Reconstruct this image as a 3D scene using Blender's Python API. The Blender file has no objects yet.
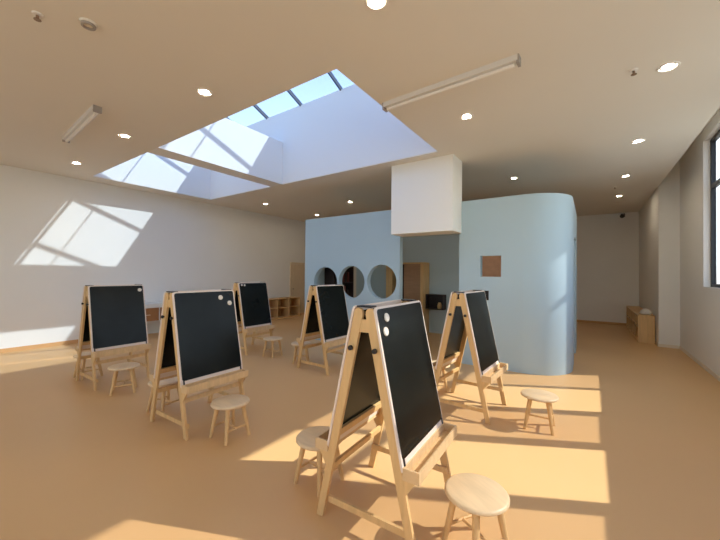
import bpy, bmesh, math, random
from mathutils import Vector, Matrix
C = bpy.context.scene.collection
PI = math.pi

# ------------------------------------------------------------------ materials
def mat(name, col, rough=0.5, metal=0.0, grain=None, spec=0.5, noise=None, bump=0.0):
    m = bpy.data.materials.new(name); m.use_nodes = True
    nt = m.node_tree; b = nt.nodes['Principled BSDF']
    b.inputs['Base Color'].default_value = (*col, 1)
    b.inputs['Roughness'].default_value = rough
    b.inputs['Metallic'].default_value = metal
    b.inputs['Specular IOR Level'].default_value = spec
    if grain or noise:
        tc = nt.nodes.new('ShaderNodeTexCoord'); mp = nt.nodes.new('ShaderNodeMapping')
        nz = nt.nodes.new('ShaderNodeTexNoise'); rp = nt.nodes.new('ShaderNodeValToRGB')
        sc, amt = grain or noise
        mp.inputs['Scale'].default_value = sc if hasattr(sc, '__len__') else (sc, sc, sc)
        nz.inputs['Scale'].default_value = 1.0; nz.inputs['Detail'].default_value = 4
        nt.links.new(tc.outputs['Object'], mp.inputs['Vector']); nt.links.new(mp.outputs[0], nz.inputs['Vector'])
        rp.color_ramp.elements[0].position = .3; rp.color_ramp.elements[1].position = .7
        rp.color_ramp.elements[0].color = (*[c*(1-amt) for c in col], 1)
        rp.color_ramp.elements[1].color = (*[min(1, c*(1+amt*.6)) for c in col], 1)
        nt.links.new(nz.outputs['Fac'], rp.inputs['Fac']); nt.links.new(rp.outputs['Color'], b.inputs['Base Color'])
        if bump:
            bp = nt.nodes.new('ShaderNodeBump'); bp.inputs['Strength'].default_value = bump; bp.inputs['Distance'].default_value = .01
            nt.links.new(nz.outputs['Fac'], bp.inputs['Height']); nt.links.new(bp.outputs[0], b.inputs['Normal'])
    return m

def emit(name, col, s):
    m = bpy.data.materials.new(name); m.use_nodes = True
    nt = m.node_tree; nt.nodes.clear()
    e = nt.nodes.new('ShaderNodeEmission'); o = nt.nodes.new('ShaderNodeOutputMaterial')
    e.inputs[0].default_value = (*col, 1); e.inputs[1].default_value = s
    nt.links.new(e.outputs[0], o.inputs[0]); return m

def glass(name, tint, gl=0.06):
    m = bpy.data.materials.new(name); m.use_nodes = True
    nt = m.node_tree; nt.nodes.clear()
    t = nt.nodes.new('ShaderNodeBsdfTransparent'); g = nt.nodes.new('ShaderNodeBsdfGlossy')
    x = nt.nodes.new('ShaderNodeMixShader'); o = nt.nodes.new('ShaderNodeOutputMaterial')
    t.inputs[0].default_value = (*tint, 1); g.inputs['Roughness'].default_value = .02
    x.inputs[0].default_value = gl
    nt.links.new(t.outputs[0], x.inputs[1]); nt.links.new(g.outputs[0], x.inputs[2]); nt.links.new(x.outputs[0], o.inputs[0])
    return m

M = dict(
    wall=mat('white_wall_paint', (.81, .80, .775), .75, noise=(1.2, .02)),
    ceil=mat('ceiling_paint', (.80, .765, .70), .85, noise=(.8, .015)),
    shaft=mat('shaft_paint', (.84, .84, .83), .8),
    bulk=mat('bulkhead_paint', (.90, .895, .85), .7),
    floor=mat('floor_vinyl', (.67, .415, .19), .42, noise=(.7, .035), spec=.3),
    base=mat('wood_baseboard', (.62, .36, .16), .5),
    pbase=mat('pale_baseboard', (.74, .66, .55), .5),
    blue=mat('blue_paint', (.415, .55, .63), .42, noise=(1.0, .02), spec=.4),
    inblue=mat('grey_blue_interior', (.46, .56, .60), .6),
    wood=mat('pine_wood', (.70, .455, .205), .45, grain=((30, 30, 2.5), .12), spec=.35),
    pale=mat('pale_birch', (.74, .60, .42), .45, grain=((6, 40, 6), .08), spec=.35),
    tray=mat('tray_wood', (.71, .49, .26), .45, grain=((6, 40, 6), .10), spec=.35),
    seat=mat('stool_top', (.74, .55, .33), .4, grain=((5, 30, 5), .10), spec=.4),
    trim=mat('board_edge', (.78, .66, .56), .4),
    board=mat('chalkboard_black', (.007, .009, .008), .24, spec=.18, noise=(5, .3)),
    black=mat('black_plastic', (.01, .008, .008), .4),
    magnet=mat('white_magnet', (.78, .72, .62), .3),
    frame=mat('dark_window_frame', (.022, .025, .032), .4, metal=.2),
    mull=mat('skylight_mullion', (.05, .06, .09), .4, metal=.3),
    ring=mat('light_trim_white', (.85, .82, .78), .4),
    batten=mat('batten_white', (.72, .70, .68), .35),
    cap=mat('batten_grey', (.36, .32, .29), .5),
    brass=mat('sprinkler_metal', (.30, .22, .16), .35, metal=.8),
    brown=mat('brown_door', (.40, .225, .12), .5, grain=((3, 3, 20), .12)),
    cork=mat('brown_pinboard', (.66, .37, .23), .7, noise=(8, .1)),
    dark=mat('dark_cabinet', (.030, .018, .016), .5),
    red=mat('dark_red_item', (.14, .03, .025), .5),
    deskw=mat('desk_white', (.75, .76, .74), .35),
    drawer=mat('desk_brown_drawer', (.33, .15, .055), .45),
    grey=mat('grey_post', (.55, .58, .58), .5),
    plast=mat('clear_white_bag', (.75, .74, .72), .5),
    outer=mat('sunblock_render', (.55, .54, .52), .8),  # only on the added sun-blocking pier outside
    bulb=emit('downlight_glow', (1.0, .83, .60), 150.0),
    gwin=glass('clear_window_glass', (.93, .96, .95)),
    gdim=glass('screened_window_glass', (.73, .73, .72)),
    gsky=glass('blue_skylight_glass', (.60, .66, .71)),
)

# ------------------------------------------------------------------ mesh builder
class MB:
    def __init__(self): self.bm = bmesh.new()
    def _xf(self, vs, mx):
        if mx is not None: bmesh.ops.transform(self.bm, matrix=mx, verts=vs)
    def hexa(self, p):          # 8 points: bottom 4 ccw, top 4 ccw
        v = [self.bm.verts.new(q) for q in p]
        for f in ((3,2,1,0),(4,5,6,7),(0,1,5,4),(1,2,6,5),(2,3,7,6),(3,0,4,7)): self.bm.faces.new([v[i] for i in f])
        return self
    def box(self, x0, x1, y0, y1, z0, z1, mx=None):
        p = [Vector(q) for q in ((x0,y0,z0),(x1,y0,z0),(x1,y1,z0),(x0,y1,z0),(x0,y0,z1),(x1,y0,z1),(x1,y1,z1),(x0,y1,z1))]
        if mx is not None: p = [mx @ q for q in p]
        return self.hexa(p)
    def prism(self, pts, d, mx=None):   # polygon in local xy, extruded along z by d
        n = len(pts); a = [Vector((p[0], p[1], 0)) for p in pts]; b = [Vector((p[0], p[1], d)) for p in pts]
        if mx is not None: a = [mx @ q for q in a]; b = [mx @ q for q in b]
        va = [self.bm.verts.new(q) for q in a]; vb = [self.bm.verts.new(q) for q in b]
        self.bm.faces.new(va[::-1]); self.bm.faces.new(vb)
        for i in range(n): self.bm.faces.new((va[i], va[(i+1)%n], vb[(i+1)%n], vb[i]))
        return self
    def tube(self, a, b, r0, r1=None, n=14):
        a, b = Vector(a), Vector(b); r1 = r0 if r1 is None else r1
        d = (b-a).normalized(); u = d.orthogonal().normalized(); w = d.cross(u)
        A = [self.bm.verts.new(a + (u*math.cos(t)+w*math.sin(t))*r0) for t in [2*PI*i/n for i in range(n)]]
        B = [self.bm.verts.new(b + (u*math.cos(t)+w*math.sin(t))*r1) for t in [2*PI*i/n for i in range(n)]]
        self.bm.faces.new(A[::-1]); self.bm.faces.new(B)
        for i in range(n): self.bm.faces.new((A[i], A[(i+1)%n], B[(i+1)%n], B[i]))
        return self
    def lathe(self, prof, n=32, closed=False):   # (r,z) profile round z
        rings = []
        for r, z in prof:
            if r < 1e-6: rings.append([self.bm.verts.new((0,0,z))])
            else: rings.append([self.bm.verts.new((r*math.cos(2*PI*i/n), r*math.sin(2*PI*i/n), z)) for i in range(n)])
        pairs = list(zip(rings, rings[1:])) + ([(rings[-1], rings[0])] if closed else [])
        for A, B in pairs:
            for i in range(n):
                j = (i+1) % n
                if len(A) == 1: self.bm.faces.new((A[0], B[i], B[j])) if len(B) > 1 else None
                elif len(B) == 1: self.bm.faces.new((A[i], A[j], B[0]))
                else: self.bm.faces.new((A[i], A[j], B[j], B[i]))
        return self
    def build(self, name, m, parent=None, bevel=0.0, smooth=False, seg=2):
        bm = self.bm
        bmesh.ops.recalc_face_normals(bm, faces=bm.faces)
        if bevel:
            es = [e for e in bm.edges if len(e.link_faces) == 2 and e.calc_face_angle(0) > .5]
            bmesh.ops.bevel(bm, geom=es, offset=bevel, segments=seg, affect='EDGES', profile=.7, clamp_overlap=True)
        me = bpy.data.meshes.new(name); bm.to_mesh(me); bm.free()
        me.materials.append(m)
        if smooth:
            for p in me.polygons: p.use_smooth = True
            try: me.set_sharp_from_angle(angle=.7)
            except Exception: pass
        o = bpy.data.objects.new(name, me); C.objects.link(o)
        if parent is not None: o.parent = parent
        return o

def tag(o, label, cat, group=None):
    o['label'] = label; o['category'] = cat
    if group: o['group'] = group
    return o
def thing(name, label, cat, loc=(0,0,0), rz=0.0, group=None):
    o = bpy.data.objects.new(name, None); C.objects.link(o); o.empty_display_size = .1
    o.location = loc; o.rotation_euler = (0,0,rz)
    return tag(o, label, cat, group)
def struct(o, label, cat='building'):
    o['kind'] = 'structure'; o['label'] = label; o['category'] = cat; return o
def dup(root, loc, rz, label, scale=(1,1,1)):
    r = root.copy(); C.objects.link(r); r.location = loc; r.rotation_euler = (0,0,rz); r.scale = scale; r['label'] = label
    for ch in list(root.children):
        c = ch.copy(); C.objects.link(c); c.parent = r
        for g in list(ch.children):
            d = g.copy(); C.objects.link(d); d.parent = c
    return r
def rrect(w, h, r, n=6):
    pts = []
    for cx, cy, a0 in ((w/2-r, h/2-r, 0), (-w/2+r, h/2-r, 90), (-w/2+r, -h/2+r, 180), (w/2-r, -h/2+r, 270)):
        for i in range(n+1):
            a = math.radians(a0 + 90*i/n); pts.append((cx+r*math.cos(a), cy+r*math.sin(a)))
    return pts

# ------------------------------------------------------------------ room dimensions
H = 3.315
XL, XR, YB, YF = -8.515, 1.49, 12.45, -4.0
XE = 1.169                      # ceiling edge along the window side
PIL = 9.15                      # pier front
SX0, SXa, SXb, SX1 = -8.015, -5.678, -5.326, -1.901
SY0, SY1 = 2.338, 4.786

struct(MB().box(XL-.3, XR+.3, YF-.3, YB+.3, -.2, 0).build('floor', M['floor']), 'warm tan smooth floor of the hall', 'floor')
struct(MB().box(XL-.3, XL, YF-.3, YB+.3, 0, 3.8).build('wall_left', M['wall']), 'long plain white wall behind the skylight', 'wall')
struct(MB().box(XL, XR+.3, YB, YB+.3, 0, 3.8).build('wall_back', M['wall']), 'plain wall at the end of the dim corridor', 'wall')
GX0, GX1, GZ0, GZ1 = -6.7, 1.3, .8, 3.2
w = MB()
w.box(XL, XR+.3, YF-.3, YF, 0, GZ0); w.box(XL, XR+.3, YF-.3, YF, GZ1, 3.8); w.box(XL, GX0, YF-.3, YF, GZ0, GZ1); w.box(GX1, XR+.3, YF-.3, YF, GZ0, GZ1)
struct(w.build('wall_front', M['wall']), 'white wall opposite the corridor, opened for the added fill window', 'wall')
wf = bpy.data.objects.new('window_fill', None); C.objects.link(wf); wf.location = ((GX0+GX1)/2, YF-.15, GZ0)
struct(wf, 'added unseen dark-framed window behind the camera, giving fill daylight', 'window')  # added behind the camera to light surfaces facing it
Lf = Matrix.Translation(-Vector(wf.location))
m = MB(); m.box(GX0, GX1, YF-.2, YF-.1, GZ0, GZ0+.05, Lf); m.box(GX0, GX1, YF-.2, YF-.1, GZ1-.05, GZ1, Lf); m.box(GX0, GX0+.05, YF-.2, YF-.1, GZ0, GZ1, Lf); m.box(GX1-.05, GX1, YF-.2, YF-.1, GZ0, GZ1, Lf)
m.build('window_frame', M['frame'], wf)
for i in range(1, 8): MB().box(GX0+i-.03, GX0+i+.03, YF-.2, YF-.1, GZ0+.05, GZ1-.05, Lf).build('mullion', M['frame'], wf)
for i in range(8): MB().box(GX0+i, GX0+i+1, YF-.155, YF-.145, GZ0, GZ1, Lf).build('pane', M['gwin'], wf)
# window wall: sill wall, head, end pieces
WZ0, WZ1, WY0, WY1 = 1.29, 3.62, -3.0, 7.47
w = MB()
w.box(XR, XR+.14, YF, PIL, 0, WZ0); w.box(XR, XR+.14, YF, PIL, WZ1, 3.8)
w.box(XR, XR+.14, WY1, PIL, WZ0, WZ1); w.box(XR, XR+.14, YF, WY0, WZ0, WZ1)
w.box(XE, XR+.3, PIL, YB, 0, 3.8)
struct(w.build('wall_right', M['wall']), 'white window wall with a pier closing it off at the corridor', 'wall')
# ceiling: one slab with the two openings left out, and the raised strip above the window
c = MB()
T0, T1 = H, H+.015
c.box(XL, XE, YF, SY0, T0, T1); c.box(XL, XE, SY1, YB, T0, T1)
c.box(XL, SX0, SY0, SY1, T0, T1); c.box(SX1, XE, SY0, SY1, T0, T1)
c.box(XE-.12, XE, YF, YB, H+.01, 3.8)
c.box(XE-.12, XR+.3, YF, YB, 3.8, 3.95)
struct(c.build('ceiling', M['ceil']), 'flat white ceiling lit warm by the floor, cut open by two skylights', 'ceiling')
# skylight shaft
ZE, PITCH = 4.85, .42
YM = (SY0+SY1)/2; ZR = ZE + PITCH*(SY1-YM)
s = MB()
t = .16
s.box(SX0-t, SX1+t, SY1, SY1+t, T1, ZE); s.box(SX0-t, SX1+t, SY0-t, SY0, T1, ZE)
s.box(SX1, SX1+t, SY0, SY1, T1, 4.55)
for xa in (SX0-t,):
    mx = Matrix(((0,0,1,xa),(1,0,0,0),(0,1,0,0),(0,0,0,1)))
    s.prism([(SY0, T1), (SY1, T1), (SY1, ZE), (YM, ZR), (SY0, ZE)], t, mx)
struct(s.build('wall_skylight', M['shaft']), 'bluish white well walls rising above the ceiling openings', 'wall')
# thin plastered liners at ceiling thickness so the well reads as one plane
struct(MB().box(SXa, SXb, SY0, SY1, H, 4.2).build('trim_1', M['shaft']), 'white cross beam dividing the two ceiling openings', 'trim')
# skylight glazing: gable roof of panes
sk = bpy.data.objects.new('window_1', None); C.objects.link(sk); struct(sk, 'gabled glass skylight with slim dark bars above the ceiling openings', 'window')
sk.location = ((SX0+SX1)/2, YM, ZE)
def sp(x, y, z): return Vector((x, y, z)) - Vector(sk.location)
sl = math.atan(PITCH)
bars = [-7.91, -6.88, -5.85, -4.82, -3.79, -2.76]
edges = [SX0] + bars + [SX1]
for sgn in (1, -1):
    ye = YM + sgn*(SY1-YM+.10); ze = ZE - PITCH*.10
    def P(x, k, off):   # k 0 eave..1 ridge, off normal to glass
        return sp(x, ye + (YM-ye)*k + sgn*math.sin(sl)*off, ze + (ZR-ze)*k + math.cos(sl)*off)
    for a, b in zip(edges, edges[1:]):
        m = MB(); o0, o1 = .03, .04
        m.hexa([P(a,0,o0), P(b,0,o0), P(b,1,o0), P(a,1,o0), P(a,0,o1), P(b,0,o1), P(b,1,o1), P(a,1,o1)])
        m.build('pane', M['gsky'], sk)
    for x in bars:
        m = MB(); a, b = x-.014, x+.014
        m.hexa([P(a,0,-.02), P(b,0,-.02), P(b,1,-.02), P(a,1,-.02), P(a,0,.055), P(b,0,.055), P(b,1,.055), P(a,1,.055)])
        m.build('glazing_bar', M['mull'], sk)
    m = MB(); k0, k1 = .73, .742
    m.hexa([P(SX0,k0,-.0), P(SX1,k0,-.0), P(SX1,k1,-.0), P(SX0,k1,-.0), P(SX0,k0,.05), P(SX1,k0,.05), P(SX1,k1,.05), P(SX0,k1,.05)])
    m.build('purlin', M['mull'], sk)
mxg = Matrix.Translation(-Vector(sk.location)) @ Matrix(((0,0,1,SX1+.02),(1,0,0,0),(0,1,0,0),(0,0,0,1)))
MB().prism([(SY0, 4.55), (SY1, 4.55), (SY1, ZE), (YM, ZR), (SY0, ZE)], .01, mxg).build('gable_pane', M['gsky'], sk)
MB().box(SX0, SX1, YM-.02, YM+.02, ZR-.0, ZR+.05, Matrix.Translation(-Vector(sk.location))).build('ridge_bar', M['mull'], sk)

# ------------------------------------------------------------------ ribbon window in the right wall
wn = bpy.data.objects.new('window_2', None); C.objects.link(wn); wn.location = (XR+.1, WY1, WZ0)
struct(wn, 'tall dark-framed ribbon window letting the sun in', 'window')
L = Matrix.Translation(-Vector(wn.location))
FX0, FX1 = XR+.08, XR+.135
fr = MB()
fr.box(FX0, FX1, WY0, WY1, WZ0, WZ0+.05, L); fr.box(FX0, FX1, WY0, WY1, WZ1-.05, WZ1, L)
fr.box(FX0, FX1, WY1-.05, WY1, WZ0, WZ1, L); fr.box(FX0, FX1, WY0, WY0+.05, WZ0, WZ1, L)
fr.build('window_frame', M['frame'], wn)
mul = [6.02, 5.12, 4.27, 3.40, 2.53, 1.66, .79, -.08, -.95, -1.82]
for y in mul: MB().box(FX0, FX1, y-.035, y+.035, WZ0+.05, WZ1-.05, L).build('mullion', M['frame'], wn)
MB().box(FX0+.005, FX1-.005, WY0+.05, WY1-.05, 2.84, 2.91, L).build('transom', M['frame'], wn)
ys = [WY1] + mul + [WY0]
for i, (b, a) in enumerate(zip(ys, ys[1:])):
    dim = (i % 2 == 0)
    sash = dim and i > 0
    MB().box(FX0+.022, FX0+.030, a, b, WZ0, WZ1, L).build('pane', M['gdim'] if dim else M['gwin'], wn)
    if sash:
        m = MB(); q = .035
        for z0, z1 in ((WZ0+.05, 2.84),):
            m.box(FX0+.008, FX1-.008, a+q, a+q+.055, z0, z1, L); m.box(FX0+.008, FX1-.008, b-q-.055, b-q, z0, z1, L)
            m.box(FX0+.008, FX1-.008, a+q, b-q, z0, z0+.06, L); m.box(FX0+.008, FX1-.008, a+q, b-q, z1-.06, z1, L)
        m.build('sash', M['frame'], wn)
struct(MB().box(1.86, 2.36, 7.13, 7.66, -.2, 4.4).build('wall_sunblock', M['outer']), 'added unseen pier outside the window, blocking sun to end the floor stripes', 'wall')  # unseen block added so the sun stripes stop short of the corridor

# ------------------------------------------------------------------ baseboards
struct(MB().box(XL, XL+.015, YF, YB, 0, .07).build('baseboard_left', M['base'], bevel=.003), 'wood-coloured skirting along the long white wall', 'baseboard')
struct(MB().box(XL, XE, YB-.015, YB, 0, .07).build('baseboard_back', M['base'], bevel=.003), 'dark-looking skirting at the corridor end', 'baseboard')
b = MB(); b.box(XR-.012, XR, YF, PIL, 0, .06); b.box(XE, XR-.012, PIL-.012, PIL, 0, .06); b.box(XE-.012, XE, PIL-.012, YB, 0, .06)
struct(b.build('baseboard_right', M['pbase']), 'pale thin skirting under the window and round the pier', 'baseboard')

# ------------------------------------------------------------------ blue playhouse (built-in partition)
BX0, BX1, BY0, BY1, BH = -5.26, -.215, 5.42, 7.95, 2.65
th, RR = .12, .60
DX0, DX1 = -2.87, -1.77
# front wall: flat panel with three round holes, doorway and square holes
def circ(cx, cz, r, n=40): return [(cx + r*math.cos(2*PI*i/n), cz + r*math.sin(2*PI*i/n)) for i in range(n)]
def rect(x0, x1, z0, z1): return [(x0,z0),(x1,z0),(x1,z1),(x0,z1)]
def flat_with_holes(outer, holes, y, depth, bm):
    """panel in the xz plane, thickness depth along +y, with holes"""
    fronts = []
    def loop(pts):
        vs = [bm.verts.new((p[0], y, p[1])) for p in pts]
        return vs, [bm.edges.new((vs[i], vs[(i+1) % len(vs)])) for i in range(len(vs))]
    es = []
    for pts in [outer] + holes: es += loop(pts)[1]
    r = bmesh.ops.triangle_fill(bm, use_beauty=True, use_dissolve=False, edges=es)
    fs = [g for g in r['geom'] if isinstance(g, bmesh.types.BMFace)]
    ex = bmesh.ops.extrude_face_region(bm, geom=fs)
    bmesh.ops.translate(bm, vec=(0, depth, 0), verts=[v for v in ex['geom'] if isinstance(v, bmesh.types.BMVert)])
pw = MB()
xs = BX1-RR
flat_with_holes(rect(BX0, DX0, 0, BH), [circ(-4.66, 1.26, .325), circ(-3.97, 1.28, .325), circ(-3.26, 1.30, .325)], BY0, th, pw.bm)
flat_with_holes(rect(DX1, xs, 0, BH), [rect(-1.43, -1.12, 1.42, 1.75), rect(-1.46, -1.30, 1.04, 1.20)], BY0, th, pw.bm)
pw.box(DX0, DX1, BY0, BY0+th, 2.13, BH)
# rounded corner
n = 14
arc = [(xs + RR*math.sin(PI/2*i/n), BY0+RR - RR*math.cos(PI/2*i/n)) for i in range(n+1)]
arci = [(xs + (RR-th)*math.sin(PI/2*i/n), BY0+RR - (RR-th)*math.cos(PI/2*i/n)) for i in range(n+1)]
pw.prism(arc + arci[::-1], BH)
# side wall with a doorway, and the far walls
pw.box(BX1-th, BX1, BY0+RR, 6.5, 0, BH); pw.box(BX1-th, BX1, 7.4, BY1, 0, BH); pw.box(BX1-th, BX1, 6.5, 7.4, 2.1, BH)
pw.box(BX0, BX1-th, BY1-th, BY1, 0, BH); pw.box(BX0, BX0+th, BY0+th, BY1-th, 0, BH)
po = pw.build('wall_playhouse', M['blue'], smooth=True)
struct(po, 'pale blue playhouse partition with three round holes and a rounded corner', 'wall')
ip = MB()
ip.box(BX0+th, BX1-th, BY1-th-.012, BY1-th, 0, BH-.1); ip.box(BX0+th, BX0+th+.012, BY0+th, BY1-th-.012, 0, BH-.1)
struct(ip.build('wall_playhouse_inside', M['inblue']), 'dim grey-blue lining wall inside the playhouse', 'wall')

# white bulkhead hanging in front of the playhouse doorway
struct(MB().box(-2.82, -1.735, 5.0, 5.44, 2.13, H).build('wall_bulkhead', M['bulk'], bevel=.004), 'white boxed duct dropping from the ceiling over the doorway', 'wall')

# ------------------------------------------------------------------ furniture inside the playhouse
k = thing('wardrobe', 'brown-doored wooden wardrobe seen through the playhouse doorway', 'cabinet', (-3.82, 7.45, 0))
m = MB(); m.box(-.52, -.34, 0, .36, 0, 1.74); m.box(.44, .52, 0, .36, 0, 1.74); m.box(-.34, .44, 0, .36, 1.70, 1.74); m.box(-.34, .44, .34, .36, 0, 1.70); m.box(-.34, .44, 0, .34, 0, .06)
m.build('body', M['wood'], k)
MB().box(0, .44, .0, .02, .06, 1.70).build('door', M['brown'], k, bevel=.004)
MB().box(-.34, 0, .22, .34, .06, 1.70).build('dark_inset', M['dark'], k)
k = thing('bookcase', 'dark bookcase with reddish contents seen through the middle round hole', 'bookcase', (-5.12, 5.93, 0))
m = MB(); m.box(0, .02, 0, .78, 0, 2.0)
m.box(.02, .28, 0, .025, 0, 2.0); m.box(.02, .28, .755, .78, 0, 2.0)
m.build('body', M['dark'], k)
for z in (.02, .42, .82, 1.22, 1.6, 1.975): MB().box(.02, .28,   .025, .755, z, z+.022).build('shelf', M['dark'], k)
random.seed(3)
for z in (.842, 1.242):
    y = .06
    while y < .68:
        wd = random.uniform(.03, .06)
        MB().box(.06, .24, y, y+wd, z+.001, z+random.uniform(.2, .32)).build('box_file', M['red'] if random.random() < .6 else M['dark'], k)
        y += wd+random.uniform(.03, .08)
tag(MB().box(-5.12, -4.84, 6.71, 6.83, 0, 2.2).build('divider_panel', M['pbase'], bevel=.004), 'pale upright panel beside the dark bookcase inside the playhouse', 'panel')
k = thing('display_niche', 'small dark open box on the back wall inside the playhouse doorway', 'shelf', (-3.08, 7.78, .60))
m = MB(); m.box(-.22, .22, .0, .03, 0, .36); m.box(-.22, .22, -.2, 0, 0, .02); m.box(-.22, .22, -.2, 0, .34, .36); m.box(-.22, -.2, -.2, 0, .02, .34); m.box(.2, .22, -.2, 0, .02, .34)
m.build('case', M['dark'], k)
tag(MB().lathe([(0,0),(.045,0),(.055,.06),(.04,.13),(.028,.15),(0,.15)], 20).build('jar', M['wood'], smooth=True), 'small tan jar standing in the dark box inside the doorway', 'jar').location = (-2.97, 7.66, .621)
tag(MB().box(-2.22, -1.72, BY1-th-.035, BY1-th-.013, .78, 1.20).build('dark_backing', M['dark'], bevel=.003), 'added dark panel on the inner wall, darkening the view through the lower small hole', 'board')  # dark panel added so the lower small hole looks dark inside
tag(MB().box(-2.20, -1.48, BY1-th-.035, BY1-th-.013, 1.25, 2.0).build('pinboard', M['cork'], bevel=.003), 'brown board on the inner wall seen through the square hole', 'board')

# ------------------------------------------------------------------ ceiling fittings
def downlight(x, y, label):
    o = thing('downlight', label, 'light', (x, y, H), 0, 'recessed ceiling downlights')
    MB().lathe([(.058,.02),(.058,-.002),(.064,-.007),(.078,-.006),(.082,0),(.078,.02)], 32, True).build('trim_ring', M['ring'], o, smooth=True)
    MB().lathe([(0,.004),(.0585,.004),(.0585,.001),(0,-.003)], 32).build('lamp', M['bulb'], o, smooth=True)
    return o
d0 = downlight(-1.2, 1.90, 'round downlight at the very top edge of the photo')
for x, y, lab in (
    (-3.28, 1.88, 'round downlight closest to the near edge of the large skylight opening'),
    (-5.26, 1.88, 'round downlight near the beam between both skylight openings, beyond the short batten'),
    (-7.28, 1.89, 'round downlight closest to the long white wall and its sun patch'),
    (-1.195, 3.90, 'round downlight between the long batten light and the white bulkhead'),
    (.57, 3.96, 'round downlight beside the ceiling sprinkler, nearest the window'),
    (.55, 5.92, 'round downlight second along the window row towards the corridor'),
    (-1.2, 6.91, 'round downlight right above the blue playhouse near the bulkhead'),
    (.55, 7.88, 'round downlight third along the window row, at the corridor mouth'),
    (.56, 9.77, 'round downlight farthest down the corridor'),
    (-7.23, 5.91, 'round downlight just behind the small skylight opening'),
    (-7.18, 7.92, 'round downlight above the far corner by the low cubby shelf'),
    (-5.14, 6.93, 'round downlight above the playhouse wall with round holes')):
    dup(d0, (x, y, H), 0, lab)
def batten(x, y, ln, rz, label):
    o = thing('ceiling_batten_light', label, 'light', (x, y, H), rz, 'unlit ceiling batten lights')
    MB().box(-ln/2, ln/2, -.042, .042, -.05, .003).build('housing', M['batten'], o, bevel=.004)
    MB().tube((-ln/2+.03,0,-.066), (ln/2-.03,0,-.066), .017).build('tube', M['ring'], o, smooth=True)
    for s_ in (-1, 1): MB().box(s_*ln/2-.012, s_*ln/2+.012, -.040, .040, -.074, -.0005).build('end_cap', M['cap'], o, bevel=.003)
batten(-5.28, 1.40, 1.42, math.radians(-3), 'short-looking unlit batten light on the ceiling near the white wall')
batten(-1.175, 3.095, 1.35, math.radians(-2.5), 'long unlit batten light running from the skylight corner')
def sprinkler(x, y, label):
    o = thing('ceiling_sprinkler', label, 'sprinkler', (x, y, H), 0, 'ceiling sprinklers')
    MB().lathe([(0,.003),(.035,.003),(.03,-.008),(.012,-.012),(0,-.012)], 20).build('escutcheon', M['ring'], o, smooth=True)
    MB().lathe([(0,-.011),(.010,-.011),(.009,-.04),(.0,-.04)], 12).build('body', M['brass'], o, smooth=True)
    MB().lathe([(0,-.040),(.022,-.0402),(.022,-.044),(0,-.044)], 20).build('deflector', M['brass'], o, smooth=True)
    return o
s0 = sprinkler(-3.30, .62, 'small metal sprinkler beside the ring-shaped detector on the ceiling')
dup(s0, (.325, 3.85, H), 0, 'small metal sprinkler near the bright downlight by the window')
dup(s0, (.43, 8.72, H), 0, 'small metal sprinkler at the corridor mouth between two downlights')
o = thing('smoke_detector', 'round ceiling detector beside the sprinkler over the easels', 'detector', (-3.10, .86, H))
MB().lathe([(0,0),(.055,-.0),(.053,-.014),(0,-.015)], 28).build('base', M['ceil'], o, smooth=True)
MB().lathe([(.030,-.0145),(.047,-.0145),(.045,-.028),(.034,-.030)], 28, True).build('sensor_ring', M['cap'], o, smooth=True)
o = thing('wall_spotlight', 'dark little lamp on the corridor end wall up by the ceiling', 'lamp', (.80, YB, 3.24))
MB().box(-.05, .05, -.03, 0, -.05, .05).build('mount', M['black'], o, bevel=.005)
MB().tube((0,-.03,0), (-.03,-.20,-.05), .04, .055).build('lamp_head', M['black'], o, smooth=True)

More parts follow.
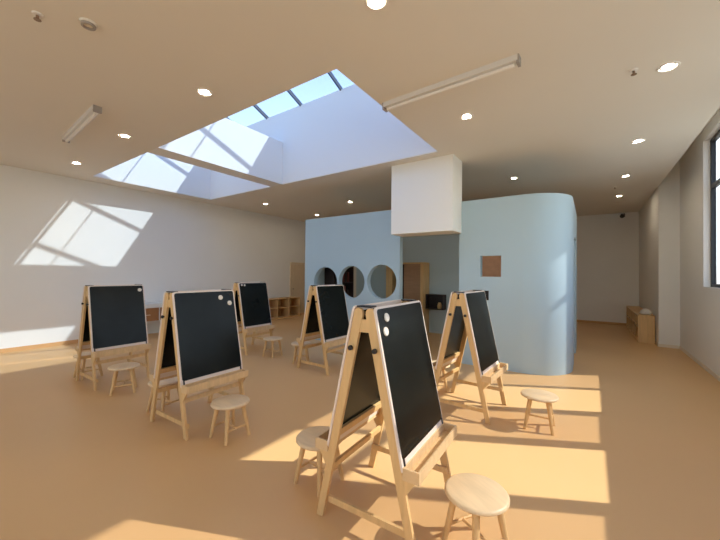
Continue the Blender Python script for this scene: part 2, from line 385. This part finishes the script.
# ------------------------------------------------------------------ easel
EH, EW, ES, ET, EB = 1.266, .625, .327, .060, .475
Lw = math.hypot(ES-ET, EH)
def side_mx(sg):
    """local axes: x along width, y up the slope, z outward normal; origin on the floor line of that side"""
    e = Vector((sg*(ET-ES), 0, EH)).normalized(); nrm = Vector((sg*EH, 0, ES-ET)).normalized()
    xw = e.cross(nrm)
    return Matrix(((xw.x,e.x,nrm.x,sg*ES),(xw.y,e.y,nrm.y,0),(xw.z,e.z,nrm.z,0),(0,0,0,1)))
def make_easel(label, loc, rz):
    t = thing('easel', label, 'easel', loc, rz, 'double-sided blackboard easels')
    wb = EB*Lw/EH                     # board bottom, measured along the slope
    for sg in (1, -1):
        mx = side_mx(sg)
        for q in (-1, 1):             # legs: tapered planks with a rounded top, foot cut flat on the floor
            x0 = q*(EW/2-.012)
            pts = [(-.002, 0)]
            prof = [(.002,-.010),(.002,-.001)]
            n0, n1 = -.058, -.001
            # outline in (slope, normal)
            out = [(.012*0, n1), (Lw-.03, n1), (Lw-.012, n1-.006), (Lw-.002, n1-.02), (Lw-.002, n0+.02), (Lw-.012, n0+.006), (Lw-.03, n0)]
            foot_in = .0 - n0*math.tan(math.asin((ES-ET)/Lw))
            out.append((foot_in+.004, n0+.012)); out[0] = (.001, n1)
            m = MB()
            Lmx = mx @ Matrix(((0,0,1,x0-.011),(1,0,0,0),(0,1,0,0),(0,0,0,1)))
            m.prism(out, .022, Lmx)
            m.build('leg', M['wood'], t, bevel=.002)
        # chalkboard: pale rounded edge + black face, both sides
        bh = Lw - wb
        bd = MB().prism(rrect(EW+.012, bh+.055, .028), .013, mx @ Matrix.Translation((0, wb+bh/2-.0275, .0)))
        edge = bd.build('chalkboard', M['trim'], t, bevel=.003)
        MB().prism(rrect(EW-.016, bh-.026, .020), .0025, mx @ Matrix.Translation((0, wb+bh/2, .0125))).build('black_face', M['board'], edge)
        MB().prism(rrect(EW-.06, bh-.06, .01), .003, mx @ Matrix.Translation((0, wb+bh/2, -.0025))).build('black_face', M['board'], edge)
        for q in (-1, 1):
            MB().box(q*(EW/2-.02)-.006, q*(EW/2-.02)+.006, wb-.022, wb+.018, .0127, .0185, mx).build('clip', M['black'], edge)
        # tray: back strip, floor, lip, ends
        tz = EB-.014; xt = sg*(ES + (ET-ES)*tz/EH)
        def X(a): return xt + sg*a
        m = MB()
        def bx(a0, a1, y0, y1, z0, z1): m.box(min(X(a0),X(a1)), max(X(a0),X(a1)), y0, y1, z0, z1)
        hw = EW/2+.004
        bx(.012, .105, -hw, hw, tz-.062, tz-.050)
        bx(.093, .105, -hw, hw, tz-.050, tz)
        bx(.012, .093, -hw, -hw+.012, tz-.050, tz); bx(.012, .093, hw-.012, hw, tz-.050, tz)
        bx(.012, .022, -hw+.012, hw-.012, tz-.050, tz+.0)
        m.build('tray', M['tray'], t, bevel=.002)
        for q in (-1, 1):            # bracket under the tray, at each leg
            yb = q*(EW/2-.012)
            mm = Matrix(((sg,0,0,0),(0,0,1,yb-.009),(0,1,0,0),(0,0,0,1)))
            xi = abs(X(.012)); zt = tz-.0625
            zb = zt-.075; xb = ES+(ET-ES)*zb/EH
            MB().prism([(xi+.0, zt), (xi+.068, zt), (xb+.002, zb), (xb-.02, zb)], .018, mm).build('bracket', M['wood'], t, bevel=.0015)
        # cross rail joining the two legs of this side
        zr = .30*Lw/EH
        MB().box(-EW/2+.024, EW/2-.024, zr, zr+.04, -.045, -.025, mx).build('cross_rail', M['wood'], t, bevel=.002)
        MB().box(-EW/2+.024, EW/2-.024, wb+.005, wb+.05, -.022, -.003, mx).build('cross_rail', M['wood'], t, bevel=.002)
        for q in (-1, 1):            # black knob on the outer cheek of each leg
            a = mx @ Vector((q*(EW/2-.001), 1.04*Lw/EH, -.030)); b_ = mx @ Vector((q*(EW/2+.022), 1.04*Lw/EH, -.030))
            m = MB(); m.tube(a, a+(b_-a)*.45, .007, .007); m.tube(a+(b_-a)*.45, b_, .0145, .0135)
            m.build('knob', M['black'], t, smooth=True)
    for q in (-1, 1):
        y0 = q*(EW/2-.012)-.009
        # low brace tying front and back leg
        mm = Matrix(((1,0,0,0),(0,0,1,(q*(EW/2-.034))-.009),(0,1,0,0),(0,0,0,1)))
        z0, z1 = (.088, .125) if q < 0 else (.15, .187)
        xa = ES+(ET-ES)*z0/EH-.008; xb = ES+(ET-ES)*z1/EH-.008
        MB().prism([(-xa,z0),(xa,z0),(xb,z1),(-xb,z1)], .018, mm).build('brace', M['wood'], t, bevel=.0015)
        # wooden gusset between the legs near the top, black hinge plate above
        g = Matrix(((1,0,0,0),(0,0,1,y0+.0015),(0,1,0,0),(0,0,0,1)))
        def xin(z): return ES+(ET-ES)*z/EH - .060
        MB().prism([(-xin(1.125)-.004,1.125),(xin(1.125)+.004,1.125),(xin(1.195)+.004,1.195),(-xin(1.195)-.004,1.195)], .016, g).build('gusset', M['wood'], t)
        MB().box(-.046, .046, q*(EW/2-.03)-.03, q*(EW/2-.03)+.03, EH-.003, EH+.006).build('hinge', M['black'], t, bevel=.001)
    return t
EZ = [  # x, y, deg, scale_x, label
    (-1.037, 1.834, 2.0, 1.0, 'largest light wood blackboard easel, closest to the camera, legs in sunlight'),
    (-3.176, 1.814, 1.3, 1.0, 'light wood blackboard easel in shade with two magnets at the far upper corner'),
    (-5.263, 1.798, 1.3, 1.0, 'light wood blackboard easel with a single white magnet, nearest the sunlit white wall'),
    (-3.356, 3.945, -1.2, 1.0, 'light wood blackboard easel without magnets in front of the round holes'),
    (-1.098, 3.697, -3.0, 1.0, 'light wood blackboard easel with greyish sheen before the playhouse doorway'),
    (-5.252, 3.963, 1.0, 1.0, 'light wood blackboard easel with tiny magnets in front of the cubby shelf'),
]
e0 = make_easel(EZ[0][4], (EZ[0][0], EZ[0][1], 0), math.radians(EZ[0][2]))
easels = [e0] + [dup(e0, (x, y, 0), math.radians(a), lab, (sx, 1, 1)) for x, y, a, sx, lab in EZ[1:]]
def magnet(i, u, v, r, label):
    """u along the width from the near edge, v down from the top of the front board"""
    x, y, a, sx, _ = EZ[i]
    mw = Matrix.Translation((x, y, 0)) @ Matrix.Rotation(math.radians(a), 4, 'Z') @ Matrix.Diagonal((sx,1,1,1))
    s_ = side_mx(1); sgn = 1 if s_[1][0] > 0 else -1
    p = mw @ (s_ @ Vector((sgn*(-EW/2+u), Lw-v, .0153)))
    nrm = (mw.to_3x3() @ Vector((s_[0][2], s_[1][2], s_[2][2])));
    nrm = Vector((nrm.x/sx/sx, nrm.y, nrm.z)).normalized()
    o = MB().lathe([(0,0),(r,0),(r,.004),(r*.86,.008),(0,.009)], 24).build('magnet', M['magnet'], smooth=True)
    o.location = p; o.rotation_euler = nrm.to_track_quat('Z', 'Y').to_euler()
    tag(o, label, 'magnet', 'white board magnets')
magnet(0, .098, .066, .025, 'upper round white magnet on the largest easel')
magnet(0, .062, .140, .025, 'lower round white magnet on the largest easel')
magnet(1, .465, .076, .024, 'upper white magnet on the shaded easel beside the stool')
magnet(1, .562, .138, .024, 'lower white magnet on the shaded easel, by its board edge')
magnet(2, .575, .075, .024, 'lone white magnet on the easel nearest the white wall')
magnet(5, .055, .045, .018, 'tiny white magnet nearest the corner of the cubby-side easel')
magnet(5, .115, .050, .018, 'tiny white magnet second from the corner of the cubby-side easel')

# ------------------------------------------------------------------ stools
def make_stool(label, loc, rz):
    t = thing('stool', label, 'stool', loc, rz, 'round wooden stools')
    MB().lathe([(0,.287),(.147,.287),(.156,.290),(.1625,.297),(.1625,.305),(.157,.312),(.148,.3155),(0,.316)], 48).build('seat', M['seat'], t, smooth=True)
    an = [PI/4+PI/2*i for i in range(4)]
    ft = [(.163*math.cos(a), .163*math.sin(a)) for a in an]
    tp = [(.103*math.cos(a), .103*math.sin(a)) for a in an]
    for a, b_ in zip(ft, tp):
        MB().tube((a[0], a[1], 0), (b_[0], b_[1], .289), .0140, .0195, 12).build('leg', M['wood'], t, smooth=True)
    def at(i, z): f = z/.289; return Vector((ft[i][0]*(1-f)+tp[i][0]*f, ft[i][1]*(1-f)+tp[i][1]*f, z))
    for i, j in ((3, 0), (1, 2)):
        MB().tube(at(i, .10), at(j, .10), .0095, .0095, 10).build('stretcher', M['wood'], t, smooth=True)
    MB().tube((at(3,.10)+at(0,.10))/2, (at(1,.10)+at(2,.10))/2, .0095, .0095, 10).build('stretcher', M['wood'], t, smooth=True)
    return t
ST = [
    (-.49, 1.80, -30, 'round pale stool closest to the camera, its top in full sun'),
    (-.395, 3.60, 3, 'round stool standing alone in the sunlit window stripes'),
    (-2.62, 1.78, 0, 'round stool in shade in front of the easel with two far-corner magnets'),
    (-4.63, 1.69, -25, 'round stool in front of the single-magnet easel near the white wall'),
    (-4.55, 3.91, 5, 'round stool in front of the easel by the cubby shelf'),
    (-1.55, 1.76, -3, 'round stool tucked behind the largest easel, seat under its tray'),
    (-3.66, 1.72, 10, 'round stool behind the shaded two-magnet easel, seen through its legs'),
    (-5.67, 1.64, 5, 'round stool behind the single-magnet easel, seen between its legs'),
    (-3.87, 3.92, 40, 'round stool behind the easel facing the round holes'),
    (-1.60, 4.05, 25, 'round stool behind the easel before the playhouse doorway'),
]
st0 = make_stool(ST[0][3], (ST[0][0], ST[0][1], 0), math.radians(ST[0][2]))
for x, y, a, lab in ST[1:]: dup(st0, (x, y, 0), math.radians(a), lab)

# ------------------------------------------------------------------ furniture by the walls
# low cubby shelf along the left wall
def cubby(name, label, x0, x1, y0, y1, h, face, cols, rows):
    """open shelf; face +1 opens towards +x, -1 towards -x"""
    xb = x0 if face > 0 else x1
    t = thing(name, label, 'shelf', ((x0+x1)/2, (y0+y1)/2, 0))
    Lm = Matrix.Translation((-(x0+x1)/2, -(y0+y1)/2, 0)); p = .022
    MB().box(x0, x1, y0, y1, h-p, h, Lm).build('top', M['wood'], t, bevel=.002)
    MB().box(x0, x1, y0, y1, 0, .05, Lm).build('plinth', M['wood'], t, bevel=.002)
    for y in (y0, y1-p): MB().box(x0, x1, y, y+p, .05, h-p, Lm).build('side_panel', M['wood'], t)
    MB().box(min(xb, xb+face*.012), max(xb, xb+face*.012), y0+p, y1-p, .05, h-p, Lm).build('back_panel', M['wood'], t)
    a0, a1 = (x0+.012, x1) if face > 0 else (x0, x1-.012)
    for i in range(1, cols):
        y = y0 + (y1-y0)*i/cols; MB().box(a0, a1, y-p/2, y+p/2, .05, h-p, Lm).build('divider', M['wood'], t)
    for j in range(1, rows):
        z = .05+(h-.05)*j/rows
        for i in range(cols):
            ya = y0+p if i == 0 else y0+(y1-y0)*i/cols+p/2; yb = y1-p if i == cols-1 else y0+(y1-y0)*(i+1)/cols-p/2
            MB().box(a0, a1, ya, yb, z-p/2, z+p/2, Lm).build('shelf_board', M['wood'], t)
    return t
cubby('cubby_shelf', 'low open wooden cubby shelf against the long white wall', -8.42, -8.02, 6.60, 8.05, .64, 1, 3, 2)
cubby('cubby_shelf', 'low wooden cubby shelf in the corridor beside the pier', .865, 1.15, 9.45, 12.2, .60, -1, 5, 2)
random.seed(5)
items = []
for q in range(4):
    o = MB().box(-.06, .06, -.07, .07, 0, .13).build('toy_box', [M['brown'], M['dark'], M['brown'], M['drawer']][q], bevel=.006)
    o.location = (.97, 9.74+.55*q, .051 if q % 2 == 0 else .337)
    tag(o, ['brown box on the lowest shelf nearest the corridor shelf end', 'dark box on the upper shelf of the corridor cubby', 'brown box deep in the corridor cubby, bottom row', 'reddish box on the upper row, deep in the corridor cubby'][q], 'box', 'boxes in the corridor cubby')
o = MB().lathe([(0,0),(.10,.0),(.125,.03),(.115,.09),(.06,.14),(.03,.155),(0,.16)], 18).build('plastic_bag', M['plast'], smooth=True)
o.location = (1.03, 9.75, .6); o.scale = (.85, 1.3, .8); tag(o, 'pale crumpled plastic bag on the corridor cubby shelf', 'bag')
for v in o.data.vertices:
    a = math.atan2(v.co.y, v.co.x); f = 1+.10*math.sin(5*a+v.co.z*30)+.06*math.sin(9*a)
    v.co.x *= f; v.co.y *= f
# tall pale wood panel door leaning flush on the wall past the shelf
dr = bpy.data.objects.new('door_1', None); C.objects.link(dr); dr.location = (XL, 8.40, 0)
struct(dr, 'narrow pale wooden door in the far end of the white wall', 'door')
MB().box(0, .03, -.30, .34, .01, 1.76).build('door_leaf', M['pale'], dr, bevel=.004)
m = MB(); m.box(0, .045, -.37, -.305, 0, 1.82); m.box(0, .045, .345, .41, 0, 1.82); m.box(0, .045, -.305, .345, 1.765, 1.82)
m.build('door_frame', M['pale'], dr, bevel=.003)
MB().tube((.03,-.24,.9), (.07,-.24,.9), .014).build('door_knob', M['brass'], dr, smooth=True)
tag(MB().box(-7.98, -7.84, 8.30, 8.46, 0, .14).build('floor_box', M['red'], bevel=.01), 'small dark red box on the floor at the playhouse corner', 'box')

# white desk with brown drawers by the left wall
k = thing('desk', 'white desk with brown drawer fronts against the long white wall', 'desk', (-8.2, 3.35, 0))
MB().box(-.29, .25, -.75, .75, .66, .735).build('desk_top', M['deskw'], k, bevel=.004)
MB().box(-.29, .22, -.74, .74, .34, .66).build('drawer_case', M['deskw'], k)
for y in (-.71, -.23, .25): 
    d_ = MB().box(.22, .236, y, y+.45, .36, .645).build('drawer', M['drawer'], k, bevel=.003)
    MB().box(.236, .25, y+.18, y+.27, .49, .505).build('handle', M['pale'], d_)
for a in (-.27, .18):
    for y in (-.73, .69): MB().box(a, a+.04, y, y+.04, 0, .34).build('leg', M['deskw'], k)
MB().box(-.28, -.265, -.69, .69, .0, .34).build('modesty_panel', M['deskw'], k)

# ------------------------------------------------------------------ light
sun = bpy.data.lights.new('sun', 'SUN'); sun.energy = 5.5; sun.angle = math.radians(.6); sun.color = (1.0, .95, .87)
so = bpy.data.objects.new('sun', sun); C.objects.link(so)
so.rotation_euler = Vector((1, .525, .93)).to_track_quat('Z', 'Y').to_euler(); so.location = (8, 6, 9)
wd = bpy.data.worlds.new('world'); bpy.context.scene.world = wd; wd.use_nodes = True
nt = wd.node_tree; bg = nt.nodes['Background']
tc = nt.nodes.new('ShaderNodeTexCoord'); sx = nt.nodes.new('ShaderNodeSeparateXYZ'); rp = nt.nodes.new('ShaderNodeValToRGB')
nt.links.new(tc.outputs['Generated'], sx.inputs[0]); mr = nt.nodes.new('ShaderNodeMapRange'); mr.inputs['From Min'].default_value = -1; nt.links.new(sx.outputs['Z'], mr.inputs['Value']); nt.links.new(mr.outputs[0], rp.inputs['Fac']); nt.links.new(rp.outputs['Color'], bg.inputs['Color'])
rp.color_ramp.elements[0].position = .485; rp.color_ramp.elements[0].color = (.50, .49, .46, 1)
rp.color_ramp.elements[1].position = .88; rp.color_ramp.elements[1].color = (.23, .36, .74, 1)
e_ = rp.color_ramp.elements.new(.515); e_.color = (.78, .86, .92, 1)
bg.inputs['Strength'].default_value = 3.0

# ------------------------------------------------------------------ camera
cam = bpy.data.cameras.new('camera'); co = bpy.data.objects.new('camera', cam); C.objects.link(co)
cam.sensor_fit = 'HORIZONTAL'; cam.sensor_width = 36; cam.lens = 331.642/720*36; cam.clip_start = .05; cam.clip_end = 200
yaw, pit, rol = .606, .011, .009
f = Vector((-math.sin(yaw)*math.cos(pit), math.cos(yaw)*math.cos(pit), math.sin(pit)))
r = Vector((math.cos(yaw), math.sin(yaw), 0)); u = r.cross(f)
r2 = r*math.cos(rol)+u*math.sin(rol); u2 = u*math.cos(rol)-r*math.sin(rol)
co.matrix_world = Matrix(((r2.x,u2.x,-f.x,0),(r2.y,u2.y,-f.y,0),(r2.z,u2.z,-f.z,1.45),(0,0,0,1)))
sc = bpy.context.scene; sc.camera = co
sc.view_settings.view_transform = 'Standard'; sc.view_settings.look = 'None'; sc.view_settings.gamma = 1; sc.view_settings.exposure = 0.56
cy = sc.cycles
cy.use_denoising = True
try: cy.denoiser = 'OPENIMAGEDENOISE'
except Exception: pass
cy.max_bounces = 12; cy.diffuse_bounces = 8; cy.glossy_bounces = 4; cy.transparent_max_bounces = 12
cy.sample_clamp_indirect = 6.0; cy.caustics_reflective = False; cy.caustics_refractive = False
